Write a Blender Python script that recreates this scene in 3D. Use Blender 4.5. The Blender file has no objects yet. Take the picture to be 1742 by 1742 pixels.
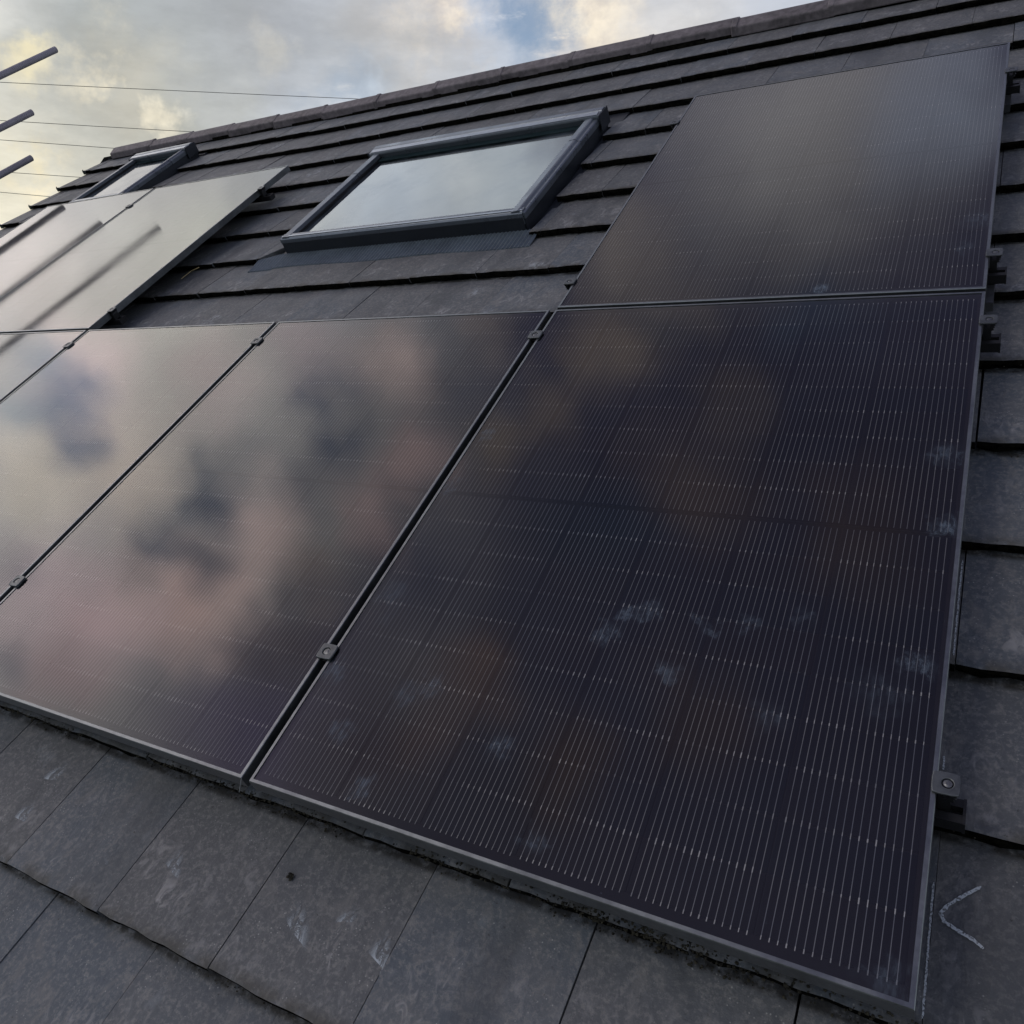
import bpy, bmesh, math, random
from mathutils import Matrix, Vector
R = math.radians
rnd = random.Random(7)
scene = bpy.context.scene
col = scene.collection

# ------------------------------------------------------------------ camera, sky, sun, exposure
# roof frame: u along the eaves, v up the slope, n out of the roof plane (0 = top of the panel frames)
PITCH = R(36.0)
LIFT = 6.0
RW = Matrix.Translation((0, 0, LIFT)) @ Matrix.Rotation(PITCH, 4, 'X')
cam_data = bpy.data.cameras.new('camera')
cam = bpy.data.objects.new('camera', cam_data); col.objects.link(cam)
CAM = Vector((1.17949, -1.10088, 0.78204))
r_ = Vector((0.85152225, 0.52429658, -0.00479214)); d_ = Vector((0.05850749, -0.1040981, -0.99284463)); f_ = Vector((-0.52104389, 0.84514891, -0.11931713))
m = Matrix((( r_.x, -d_.x, -f_.x), (r_.y, -d_.y, -f_.y), (r_.z, -d_.z, -f_.z))).to_4x4()
cam.matrix_world = Matrix.Translation(CAM + Vector((0, 0, LIFT))) @ m
cam_data.sensor_width = 36; cam_data.sensor_fit = 'HORIZONTAL'
F = 1461.1 / 1742
cam_data.lens = 36 * F
cam_data.shift_x = 71 / 1742; cam_data.shift_y = -71 / 1742
cam_data.clip_start = 0.02; cam_data.clip_end = 3000
scene.camera = cam
scene.view_settings.view_transform = 'Standard'; scene.view_settings.look = 'None'
scene.view_settings.exposure = 0; scene.view_settings.gamma = 1; scene.view_settings.use_curve_mapping = False
scene.cycles.max_bounces = 4; scene.cycles.diffuse_bounces = 2; scene.cycles.glossy_bounces = 2; scene.cycles.transparent_max_bounces = 6
scene.cycles.caustics_reflective = False; scene.cycles.caustics_refractive = False

SUN_EL, SUN_AZ = R(44), R(-140)      # azimuth from +Y, negative towards -X
sun_dir = Vector((math.sin(SUN_AZ) * math.cos(SUN_EL), math.cos(SUN_AZ) * math.cos(SUN_EL), math.sin(SUN_EL)))
sl = bpy.data.lights.new('sun', 'SUN'); sl.energy = 0.5; sl.angle = R(20); sl.color = (1.0, 0.93, 0.84)
so = bpy.data.objects.new('sun', sl); col.objects.link(so)
so.rotation_euler = sun_dir.to_track_quat('Z', 'Y').to_euler(); so.location = (0, 0, 30)

world = bpy.data.worlds.new('World'); scene.world = world; world.use_nodes = True
class NT:
    def __init__(s, nt): s.nt = nt; nt.nodes.clear()
    def n(s, t, **k):
        nd = s.nt.nodes.new(t)
        for a, b in k.items(): setattr(nd, a, b)
        return nd
    def l(s, a, b): s.nt.links.new(a, b)
    def put(s, sock, v):
        if hasattr(v, 'is_output'): s.l(v, sock)
        else: sock.default_value = v
    def math(s, op, a, b=0.0, clamp=False):
        nd = s.n('ShaderNodeMath', operation=op, use_clamp=clamp); s.put(nd.inputs[0], a); s.put(nd.inputs[1], b); return nd.outputs[0]
    def vmath(s, op, a, b=(0, 0, 0)):
        nd = s.n('ShaderNodeVectorMath', operation=op); s.put(nd.inputs[0], a); s.put(nd.inputs[1], b)
        return nd.outputs['Value'] if op in ('DISTANCE', 'DOT_PRODUCT', 'LENGTH') else nd.outputs[0]
    def scale(s, a, f):
        nd = s.n('ShaderNodeVectorMath', operation='SCALE'); s.put(nd.inputs[0], a); s.put(nd.inputs['Scale'], f); return nd.outputs[0]
    def noise(s, vec, scale, detail=4, rough=0.55, dist=0.0, out='Fac'):
        nd = s.n('ShaderNodeTexNoise'); s.put(nd.inputs['Vector'], vec); nd.inputs['Scale'].default_value = scale
        nd.inputs['Detail'].default_value = detail; nd.inputs['Roughness'].default_value = rough; nd.inputs['Distortion'].default_value = dist
        return nd.outputs[out]
    def ramp(s, v, a, b, lo=0.0, hi=1.0, smooth=True):
        nd = s.n('ShaderNodeMapRange'); nd.interpolation_type = 'SMOOTHSTEP' if smooth else 'LINEAR'
        s.put(nd.inputs['Value'], v); nd.inputs['From Min'].default_value = a; nd.inputs['From Max'].default_value = b
        nd.inputs['To Min'].default_value = lo; nd.inputs['To Max'].default_value = hi; return nd.outputs['Result']
    def mix(s, f, a, b):
        nd = s.n('ShaderNodeMix', data_type='RGBA'); s.put(nd.inputs[0], f)
        s.put(nd.inputs[6], a if hasattr(a, 'is_output') else (*a, 1)); s.put(nd.inputs[7], b if hasattr(b, 'is_output') else (*b, 1)); return nd.outputs[2]

w = NT(world.node_tree)
D0 = w.n('ShaderNodeTexCoord').outputs['Generated']
D = w.vmath('NORMALIZE', D0)
sky = w.n('ShaderNodeTexSky'); sky.sky_type = 'NISHITA'; sky.sun_disc = False
sky.sun_elevation = SUN_EL; sky.sun_rotation = SUN_AZ; sky.air_density = 1.2; sky.dust_density = 1.5
SKYS = 0.10
sep = w.n('ShaderNodeSeparateXYZ'); w.l(D, sep.inputs[0]); Z = sep.outputs[2]
# domain-warped direction: cloud edges
n1 = w.noise(D, 2.6, 5, 0.6, out='Color'); n2 = w.noise(D, 10.0, 6, 0.66, out='Color')
Dw = w.vmath('ADD', D, w.scale(w.vmath('SUBTRACT', n1, (.5, .5, .5)), 0.16))
Dw = w.vmath('ADD', Dw, w.scale(w.vmath('SUBTRACT', n2, (.5, .5, .5)), 0.12))
def blob(c, r, soft=1.0, op=1.0):
    return w.ramp(w.vmath('DISTANCE', Dw, c), r * (1 - soft * .999), r, op, 0)
# flattened coordinates: layered texture that gets finer towards the horizon
den = w.math('ADD', w.math('MAXIMUM', Z, 0.0), 0.22)
flat = w.n('ShaderNodeCombineXYZ'); w.l(w.math('DIVIDE', sep.outputs[0], den), flat.inputs[0]); w.l(w.math('DIVIDE', sep.outputs[1], den), flat.inputs[1]); w.l(w.math('MULTIPLY', Z, 3.0), flat.inputs[2])
tex = w.noise(flat.outputs[0], 1.7, 7, 0.58, 0.0)
fine = w.noise(flat.outputs[0], 6.5, 7, 0.64, 0.0)
acc = w.mix(w.ramp(Z, 0.08, 0.84), (0.72, 0.79, 0.88), (0.125, 0.128, 0.225))
#BLOBS_BEGIN
CLOUDS = [((-0.851, 0.084, 0.519), 0.616, (2.10, 2.02, 1.94), 0.95),
          ((-0.912, 0.394, 0.113), 0.383, (0.92, 0.86, 0.68), 0.95),
          ((-0.833, 0.526, 0.174), 0.274, (0.76, 0.71, 0.56), 0.80),
          ((-0.739, 0.626, 0.250), 0.157, (0.56, 0.55, 0.47), 0.60),
          ((-0.761, 0.547, 0.348), 0.226, (0.39, 0.42, 0.42), 0.85),
          ((-0.656, 0.671, 0.346), 0.205, (0.42, 0.43, 0.44), 0.70),
          ((-0.579, 0.754, 0.310), 0.110, (0.50, 0.52, 0.53), 0.50),
          ((-0.771, 0.569, 0.287), 0.082, (0.64, 0.60, 0.49), 0.60),
          ((-0.659, 0.674, 0.333), 0.034, (0.66, 0.64, 0.58), 0.60),
          ((-0.694, 0.665, 0.276), 0.055, (0.58, 0.59, 0.55), 0.50),
          ((-0.751, 0.607, 0.262), 0.048, (0.46, 0.47, 0.42), 0.50),
          ((-0.839, 0.497, 0.222), 0.031, (1.00, 0.84, 0.50), 0.70),
          ((-0.541, 0.766, 0.347), 0.110, (0.50, 0.48, 0.46), 0.70),
          ((-0.507, 0.780, 0.367), 0.062, (0.66, 0.58, 0.52), 0.70),
          ((-0.376, 0.854, 0.359), 0.103, (0.76, 0.67, 0.56), 0.90),
          ((-0.285, 0.895, 0.342), 0.110, (0.70, 0.68, 0.66), 0.80),
          ((-0.204, 0.915, 0.348), 0.096, (0.50, 0.52, 0.57), 0.60),
          ((-0.599, 0.421, 0.681), 0.226, (1.35, 1.50, 1.65), 0.90),
          ((-0.478, 0.467, 0.744), 0.157, (1.25, 1.40, 1.52), 0.85),
          ((-0.534, 0.452, 0.715), 0.055, (1.60, 1.70, 1.75), 0.60),
          ((-0.612, 0.402, 0.681), 0.048, (1.05, 1.20, 1.40), 0.60),
          ((-0.729, 0.327, 0.602), 0.151, (1.70, 1.72, 1.52), 0.70),
          ((-0.844, 0.252, 0.473), 0.110, (2.10, 1.85, 1.76), 0.60),
          ((-0.827, 0.166, 0.537), 0.075, (3.12, 2.34, 2.40), 0.75),
          ((-0.830, 0.105, 0.548), 0.048, (2.76, 2.11, 2.07), 0.50),
          ((-0.781, 0.221, 0.584), 0.178, (2.20, 2.12, 1.90), 0.60),
          ((-0.849, 0.049, 0.526), 0.075, (3.12, 2.74, 2.27), 0.70),
          ((-0.802, 0.078, 0.592), 0.096, (2.88, 2.45, 2.14), 0.70),
          ((-0.751, 0.171, 0.638), 0.082, (2.16, 1.77, 1.75), 0.60),
          ((-0.829, -0.062, 0.555), 0.110, (2.64, 1.94, 2.07), 0.70),
          ((-0.674, -0.174, 0.718), 0.171, (0.40, 0.34, 0.58), 0.95),
          ((-0.631, -0.057, 0.774), 0.137, (0.26, 0.25, 0.38), 0.92),
          ((-0.568, 0.030, 0.822), 0.110, (0.20, 0.21, 0.33), 0.90),
          ((-0.466, -0.032, 0.884), 0.123, (0.15, 0.16, 0.26), 0.85),
          ((-0.565, -0.168, 0.808), 0.110, (0.22, 0.18, 0.25), 0.85),
          ((-0.437, -0.188, 0.880), 0.137, (0.13, 0.13, 0.20), 0.70),
          ((-0.710, 0.053, 0.702), 0.082, (2.64, 1.99, 1.88), 0.75),
          ((-0.743, -0.035, 0.669), 0.103, (3.00, 2.11, 1.94), 0.80),
          ((-0.786, -0.077, 0.613), 0.089, (2.64, 1.88, 1.94), 0.75),
          ((-0.780, 0.001, 0.626), 0.062, (2.04, 1.60, 1.62), 0.50),
          ((-0.805, -0.136, 0.578), 0.068, (1.80, 1.31, 1.36), 0.70),
          ((-0.674, 0.238, 0.699), 0.089, (1.56, 1.31, 1.36), 0.70),
          ((-0.603, 0.237, 0.762), 0.075, (2.10, 1.65, 1.56), 0.75),
          ((-0.567, 0.146, 0.811), 0.062, (1.62, 1.14, 1.10), 0.70),
          ((-0.607, 0.083, 0.790), 0.062, (1.68, 1.20, 1.17), 0.65),
          ((-0.662, 0.010, 0.750), 0.068, (1.00, 0.78, 0.70), 0.60),
          ((-0.512, 0.306, 0.803), 0.068, (1.00, 0.85, 0.80), 0.60),
          ((-0.374, 0.301, 0.877), 0.082, (0.66, 0.54, 0.47), 0.80),
          ((-0.447, 0.240, 0.862), 0.062, (0.58, 0.47, 0.42), 0.70),
          ((-0.493, 0.186, 0.850), 0.062, (0.85, 0.65, 0.46), 0.75),
          ((-0.257, 0.263, 0.930), 0.075, (0.42, 0.34, 0.32), 0.60),
          ((-0.307, 0.161, 0.938), 0.110, (0.40, 0.30, 0.27), 0.65),
          ((-0.504, -0.086, 0.859), 0.082, (0.55, 0.37, 0.32), 0.70),
          ((-0.535, -0.156, 0.830), 0.062, (0.50, 0.34, 0.30), 0.50),
          ((-0.265, -0.074, 0.961), 0.103, (0.30, 0.21, 0.19), 0.60),
          ((-0.388, -0.166, 0.906), 0.082, (0.32, 0.21, 0.17), 0.65),
          ((-0.137, 0.136, 0.981), 0.103, (0.30, 0.22, 0.22), 0.60),
          ((-0.196, 0.517, 0.833), 0.226, (0.72, 0.70, 0.72), 0.90),
          ((-0.355, 0.405, 0.842), 0.103, (0.80, 0.70, 0.63), 0.60),
          ((-0.066, 0.546, 0.835), 0.103, (0.66, 0.74, 0.95), 0.80),
          ((-0.284, 0.370, 0.885), 0.055, (0.55, 0.48, 0.45), 0.50),
          ((-0.657, 0.192, 0.729), 0.055, (0.26, 0.34, 0.52), 0.92),
          ((-0.643, 0.139, 0.753), 0.051, (0.26, 0.33, 0.50), 0.90),
          ((-0.671, 0.096, 0.736), 0.048, (0.45, 0.47, 0.60), 0.70),
          ((-0.851, 0.167, 0.498), 0.041, (1.00, 1.20, 1.45), 0.75),
          ((-0.840, 0.131, 0.526), 0.051, (0.62, 0.80, 1.15), 0.90),
          ((-0.833, 0.089, 0.546), 0.038, (0.55, 0.72, 1.05), 0.85),
          ((-0.860, 0.116, 0.497), 0.041, (1.10, 1.30, 1.50), 0.70),
          ((-0.749, 0.075, 0.658), 0.055, (0.34, 0.42, 0.60), 0.95),
          ((-0.771, 0.020, 0.637), 0.048, (0.45, 0.53, 0.70), 0.90),
          ((-0.746, 0.004, 0.666), 0.044, (0.40, 0.46, 0.60), 0.85),
          ((-0.719, 0.110, 0.686), 0.055, (0.80, 0.82, 0.90), 0.60),
          ((-0.781, -0.018, 0.624), 0.034, (0.80, 0.78, 0.80), 0.60),
          ((-0.395, 0.088, 0.915), 0.103, (0.10, 0.14, 0.24), 0.90),
          ((-0.166, 0.370, 0.914), 0.075, (0.15, 0.20, 0.34), 0.85),
          ((-0.225, 0.419, 0.880), 0.068, (0.38, 0.36, 0.40), 0.50),
          ((-0.332, 0.349, 0.877), 0.048, (0.28, 0.29, 0.34), 0.50),
          ((-0.530, 0.246, 0.812), 0.055, (0.34, 0.35, 0.45), 0.80),
          ((-0.563, 0.296, 0.771), 0.048, (0.45, 0.44, 0.50), 0.60),
          ((-0.854, -0.039, 0.519), 0.055, (0.80, 0.78, 0.95), 0.60),
          ((-0.835, -0.124, 0.536), 0.041, (0.70, 0.72, 0.85), 0.60),
          ((-0.669, -0.071, 0.740), 0.082, (0.38, 0.32, 0.38), 0.70)]
GAPS = [((-0.432, 0.826, 0.361), 0.065, 0.85), ((-0.604, 0.746, 0.282), 0.068, 0.35)]
TUFTS = [((-0.778, 0.555, 0.295), 0.075, (0.95, 0.86, 0.66), 0.46), ((-0.758, 0.589, 0.279), 0.062, (0.92, 0.85, 0.68), 0.47), ((-0.817, 0.495, 0.296), 0.048, (1.00, 0.90, 0.62), 0.45), ((-0.729, 0.626, 0.275), 0.048, (0.85, 0.84, 0.75), 0.50), ((-0.655, 0.678, 0.333), 0.055, (0.78, 0.77, 0.71), 0.50), ((-0.834, 0.506, 0.220), 0.062, (1.05, 0.90, 0.60), 0.48), ((-0.504, 0.787, 0.357), 0.075, (0.92, 0.82, 0.68), 0.45), ((-0.476, 0.810, 0.342), 0.034, (0.85, 0.80, 0.78), 0.48), ((-0.376, 0.853, 0.361), 0.089, (0.98, 0.88, 0.72), 0.43), ((-0.297, 0.893, 0.338), 0.082, (0.85, 0.83, 0.80), 0.48), ((-0.592, 0.751, 0.293), 0.041, (0.74, 0.78, 0.82), 0.50)]
#BLOBS_END
for c, r, colr, op in CLOUDS:
    acc = w.mix(blob(c, r, 1.0, op), acc, colr)
puff = w.noise(D, 13.0, 5, 0.58, 0.0)
for c, r, colr, lo in TUFTS:
    acc = w.mix(w.math('MULTIPLY', blob(c, r, 1.0, .95), w.ramp(puff, lo, lo + .16)), acc, colr)
mod = w.math('ADD', w.ramp(tex, 0.34, 0.68, 0.92, 1.14), w.ramp(fine, 0.34, 0.68, -0.05, 0.08))
clouds = w.scale(acc, w.math('MULTIPLY', mod, 1.0 / SKYS))
gap = 0.0
for c, r, op in GAPS:
    gap = w.math('MAXIMUM', gap, blob(c, r, .75, op))
gap = w.math('MULTIPLY', gap, w.ramp(fine, 0.66, 0.50), True)
fin = w.mix(gap, clouds, w.scale(sky.outputs[0], 1.25))
# bright lit tufts along the broken cloud in the north
bg = w.n('ShaderNodeBackground'); w.l(fin, bg.inputs['Color']); bg.inputs['Strength'].default_value = SKYS
wo = w.n('ShaderNodeOutputWorld'); w.l(bg.outputs[0], wo.inputs['Surface'])

# ------------------------------------------------------------------ helpers
class MB:
    def __init__(s): s.v = []; s.f = []; s.mi = []
    def quad(s, *p):
        i = len(s.v); s.v += [tuple(q) for q in p]; s.f.append(tuple(range(i, i + len(p)))); return s
    def box(s, x0, x1, y0, y1, z0, z1, M=None):
        i = len(s.v)
        P = [(x0, y0, z0), (x1, y0, z0), (x1, y1, z0), (x0, y1, z0), (x0, y0, z1), (x1, y0, z1), (x1, y1, z1), (x0, y1, z1)]
        if M is not None: P = [tuple(M @ Vector(p)) for p in P]
        s.v += P
        for f in ((3, 2, 1, 0), (4, 5, 6, 7), (0, 1, 5, 4), (1, 2, 6, 5), (2, 3, 7, 6), (3, 0, 4, 7)): s.f.append(tuple(i + k for k in f))
        return s
    def prism(s, prof, x0, x1, axis='x', cap=True, side=None):
        """closed profile of (a,b) extruded along axis; a,b are the other two coordinates in order"""
        n = len(prof); i = len(s.v)
        def pt(t, a, b): return {'x': (t, a, b), 'y': (a, t, b), 'z': (a, b, t)}[axis]
        s.v += [pt(x0, a, b) for a, b in prof] + [pt(x1, a, b) for a, b in prof]
        for k in range(n):
            j = (k + 1) % n; s.f.append((i + k, i + j, i + n + j, i + n + k))
        if cap: s.f.append(tuple(i + k for k in reversed(range(n)))); s.f.append(tuple(i + n + k for k in range(n)))
        return s
    def tube(s, a, b, r0, r1=None, seg=12, cap=True):
        a = Vector(a); b = Vector(b); r1 = r0 if r1 is None else r1
        q = (b - a).to_track_quat('Z', 'Y'); i = len(s.v)
        for c, r in ((a, r0), (b, r1)):
            for k in range(seg):
                t = 2 * math.pi * k / seg; s.v.append(tuple(c + q @ Vector((r * math.cos(t), r * math.sin(t), 0))))
        for k in range(seg):
            j = (k + 1) % seg; s.f.append((i + k, i + j, i + seg + j, i + seg + k))
        if cap: s.f.append(tuple(i + k for k in reversed(range(seg)))); s.f.append(tuple(i + seg + k for k in range(seg)))
        return s
    def mesh(s, name, mat=None, smooth=False):
        me = bpy.data.meshes.new(name); me.from_pydata(s.v, [], s.f); me.validate(); me.update()
        bm = bmesh.new(); bm.from_mesh(me)
        if not (max(v[2] for v in s.v) - min(v[2] for v in s.v) < 1e-5): bmesh.ops.recalc_face_normals(bm, faces=bm.faces)
        bm.to_mesh(me); bm.free()
        if mat: me.materials.append(mat)
        if smooth:
            for p in me.polygons: p.use_smooth = True
        return me
def link(name, me, parent=None, loc=None, mat4=None, **props):
    o = bpy.data.objects.new(name, me); col.objects.link(o)
    if parent is not None: o.parent = parent
    if loc is not None: o.location = loc
    if mat4 is not None: o.matrix_world = mat4
    for k, v in props.items(): o[k] = v
    return o
def thing(name, label, cat, loc=(0, 0, 0), group=None, onroof=True):
    o = bpy.data.objects.new(name, None); col.objects.link(o); o.empty_display_size = .1
    o.matrix_world = (RW @ Matrix.Translation(loc)) if onroof else Matrix.Translation(loc)
    o['label'] = label; o['category'] = cat
    if group: o['group'] = group
    return o
def bev(o, wd, seg=2, ang=35):
    md = o.modifiers.new('bevel', 'BEVEL'); md.width = wd; md.segments = seg; md.limit_method = 'ANGLE'; md.angle_limit = R(ang); md.harden_normals = False
    return o

# ------------------------------------------------------------------ materials
def mat(name):
    m = bpy.data.materials.new(name); m.use_nodes = True; return m, NT(m.node_tree)
def principled(t, base, rough=0.5, metal=0.0, ior=1.5, normal=None, spec=None):
    p = t.n('ShaderNodeBsdfPrincipled'); o = t.n('ShaderNodeOutputMaterial'); t.l(p.outputs[0], o.inputs[0])
    t.put(p.inputs['Base Color'], base if hasattr(base, 'is_output') else (*base, 1)); t.put(p.inputs['Roughness'], rough)
    p.inputs['Metallic'].default_value = metal; p.inputs['IOR'].default_value = ior
    if spec is not None: p.inputs['Specular IOR Level'].default_value = spec
    if normal is not None: t.l(normal, p.inputs['Normal'])
    return p
def bump(t, h, dist, strength=1.0, normal=None):
    b = t.n('ShaderNodeBump'); b.inputs['Strength'].default_value = strength; b.inputs['Distance'].default_value = dist; t.l(h, b.inputs['Height'])
    if normal is not None: t.l(normal, b.inputs['Normal'])
    return b.outputs[0]
def objcoord(t, rand=0.0):
    c = t.n('ShaderNodeTexCoord').outputs['Object']
    if rand:
        r = t.n('ShaderNodeObjectInfo').outputs['Random']
        cb = t.n('ShaderNodeCombineXYZ'); t.l(t.math('MULTIPLY', r, rand), cb.inputs[0]); t.l(t.math('MULTIPLY', r, rand * 1.7), cb.inputs[1]); t.l(t.math('MULTIPLY', r, rand * .6), cb.inputs[2])
        return t.vmath('ADD', c, cb.outputs[0]), c, r
    return c

GAUGE = .2958
def make_tile_mat(name='tile_concrete', front=False, tint=(1, 1, 1)):
    m, t = mat(name)
    cr, c, r = objcoord(t, 37.0)
    st = t.vmath('MULTIPLY', cr, (1.0, 0.55, 1.0))
    big = t.noise(cr, 5.0, 3, .5); med = t.noise(st, 26.0, 5, .62, .6); fin = t.noise(cr, 170.0, 3, .6); rip = t.noise(st, 46.0, 5, .6, 1.1)
    base = t.mix(t.ramp(big, .32, .68), (0.086, 0.101, 0.122), (0.124, 0.130, 0.140))
    base = t.mix(t.ramp(r, .15, 1, 0, .9), base, (0.096, 0.098, 0.104))
    # pale lime bloom in patches towards the lower, exposed half of the tile
    sp = t.n('ShaderNodeSeparateXYZ'); t.l(c, sp.inputs[0])
    low = t.ramp(sp.outputs[1], 0.24, 0.04)
    patch = t.math('MULTIPLY', t.ramp(t.noise(cr, 9.0, 3, .55), .42, .66), t.ramp(rip, .46, .70))
    base = t.mix(t.math('MULTIPLY', patch, t.math('ADD', t.math('MULTIPLY', low, .75), .28)), base, (0.30, 0.295, 0.30))
    base = t.mix(t.math('MULTIPLY', t.ramp(med, .50, .70), .55), base, (0.185, 0.180, 0.178))
    base = t.mix(t.math('MULTIPLY', t.ramp(t.noise(cr, 95, 4, .75), .46, .66), .55), base, (0.23, 0.225, 0.22))
    base = t.mix(t.math('MULTIPLY', t.ramp(t.noise(cr, 38, 5, .7), .56, .40), .0), base, (0.05, 0.05, 0.05))
    base = t.mix(t.math('MULTIPLY', t.ramp(t.noise(t.vmath('MULTIPLY', cr, (1, .3, 1)), 7, 4, .6), .50, .66), .45), base, (0.055, 0.060, 0.068))
    scuff = t.math('MULTIPLY', t.ramp(t.noise(cr, 5.5, 3, .5), .645, .76), t.ramp(t.noise(st, 60, 4, .7), .42, .62))
    base = t.mix(t.math('MULTIPLY', scuff, .5), base, (0.42, 0.45, 0.48))
    # grit: sparse pale and dark specks
    v = t.n('ShaderNodeTexVoronoi'); t.l(cr, v.inputs['Vector']); v.inputs['Scale'].default_value = 120
    grit = t.math('MULTIPLY', t.ramp(v.outputs['Distance'], .20, .08), t.ramp(t.noise(cr, 14, 2), .5, .66))
    base = t.mix(t.math('MULTIPLY', grit, .75), base, (0.38, 0.38, 0.37))
    base = t.mix(t.ramp(t.noise(cr, 62, 3, .7), .66, .76, 0, .7), base, (0.035, 0.035, 0.034))
    # greenish-brown algae along the lowest edge
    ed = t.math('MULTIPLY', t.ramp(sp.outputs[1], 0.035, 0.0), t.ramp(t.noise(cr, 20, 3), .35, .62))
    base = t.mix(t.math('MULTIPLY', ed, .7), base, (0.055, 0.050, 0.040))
    dz = t.math('MULTIPLY', t.ramp(sp.outputs[1], GAUGE - .016, GAUGE - .003), t.ramp(t.noise(cr, 30, 4, .7), .30, .55))  # shade at the step above, painted in as a ragged dark band
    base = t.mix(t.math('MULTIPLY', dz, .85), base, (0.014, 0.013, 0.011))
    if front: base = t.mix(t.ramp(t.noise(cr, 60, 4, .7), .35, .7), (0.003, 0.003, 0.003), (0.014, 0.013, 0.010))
    h = t.math('ADD', t.math('MULTIPLY', med, .5), t.math('MULTIPLY', rip, .45)); h = t.math('ADD', h, t.math('MULTIPLY', fin, .26))
    nb = bump(t, h, .0046, .9)
    p = principled(t, base, .9 if front else t.ramp(med, .3, .7, .55, .75), 0, 1.5, nb, 0.0 if front else .3)
    return m
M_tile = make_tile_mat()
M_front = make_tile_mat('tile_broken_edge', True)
def simple(name, base, rough, metal=0.0, ior=1.5, nscale=40, namp=.15, bumpd=0.0006, coordrand=5.0, spec=None):
    m, t = mat(name); cr, c, r = objcoord(t, coordrand or 1e-6)
    n = t.noise(cr, nscale, 4, .6); nbg = t.noise(cr, nscale * .12, 3)
    k = t.math('ADD', t.ramp(n, .3, .7, 1 - namp, 1 + namp), t.ramp(nbg, .3, .7, -namp, namp))
    cb = t.n('ShaderNodeCombineColor'); [setattr(cb.inputs[i], 'default_value', base[i]) for i in range(3)]
    b = t.scale(cb.outputs[0], k)
    principled(t, b, t.ramp(nbg, .3, .7, max(.02, rough - .07), rough + .07), metal, ior, bump(t, n, bumpd, .6), spec)
    return m
M_frame = simple('black_anodised_aluminium', (0.21, 0.225, 0.235), .36, .88, 1.5, 90, .10, .0001)
M_clamp = simple('black_clamp_aluminium', (0.10, 0.108, 0.115), .40, .6, 1.5, 60, .18, .0003)
M_steel = simple('bolt_steel', (0.16, 0.165, 0.17), .35, .8, 1.5, 50, .15, .0002)
M_rail = simple('black_rail_aluminium', (0.018, 0.018, 0.02), .5, .3, 1.5, 40, .15, .0002)
M_clad = simple('grey_window_cladding', (0.15, 0.17, 0.20), .32, .5, 1.5, 70, .06, .00004)
M_clad_dark = simple('dark_window_cladding', (0.022, 0.026, 0.034), .5, .2, 1.5, 70, .1, .0002)
M_flash = simple('grey_pleated_flashing', (0.10, 0.125, 0.15), .45, .25, 1.5, 60, .12, .0004)
M_sheen = simple('painted_pale_sheen', (0.36, 0.40, 0.45), .35, .5, 1.5, 40, .08, .0001)  # highlight tone painted onto the hood and bottom cover
M_band = simple('dark_green_band', (0.016, 0.030, 0.034), .18, 0, 1.5, 40, .1, .0001)
M_moss = simple('brown_moss', (0.030, 0.027, 0.019), .97, 0, 1.4, 160, .6, .002)
M_mortar = simple('mortar', (0.11, 0.10, 0.09), .9, 0, 1.4, 60, .25, .002)
M_ridge = simple('ridge_concrete', (0.14, 0.122, 0.13), .68, 0, 1.5, 30, .28, .004)
M_pole = simple('galvanised_tube', (0.27, 0.25, 0.29), .55, .1, 1.5, 9, .08, .0001)
M_wirec = simple('cable', (0.09, 0.09, 0.09), .6)
M_cell = None
m, t = mat('silicon_cell'); cr, c, r = objcoord(t, 11.0)
b = t.mix(r, (0.0030, 0.0042, 0.012), (0.0080, 0.0052, 0.0095)); principled(t, b, .45, 0, 1.5, None, .2); M_cell = m
m, t = mat('black_backsheet'); cr = objcoord(t); principled(t, t.mix(t.noise(cr, 9), (0.012, 0.011, 0.018), (0.019, 0.016, 0.023)), .6, 0, 1.5, None, .2); M_back = m
m, t = mat('cell_wire'); cr = objcoord(t); principled(t, t.mix(t.ramp(t.noise(cr, 7, 3), .35, .65), (0.22, 0.235, 0.27), (0.36, 0.36, 0.37)), .4, .2); M_wire = m
m, t = mat('solder_pad'); cr = objcoord(t); principled(t, t.mix(t.ramp(t.noise(cr, 6, 3), .4, .62), (0.28, 0.29, 0.31), (0.72, 0.72, 0.72)), .4, .2); M_pad = m
m, t = mat('junction_line'); cr = objcoord(t); principled(t, t.mix(t.noise(cr, 9), (0.007, 0.007, 0.012), (0.01, 0.01, 0.016)), .6, 0, 1.5, None, .2); M_line = m

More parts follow.
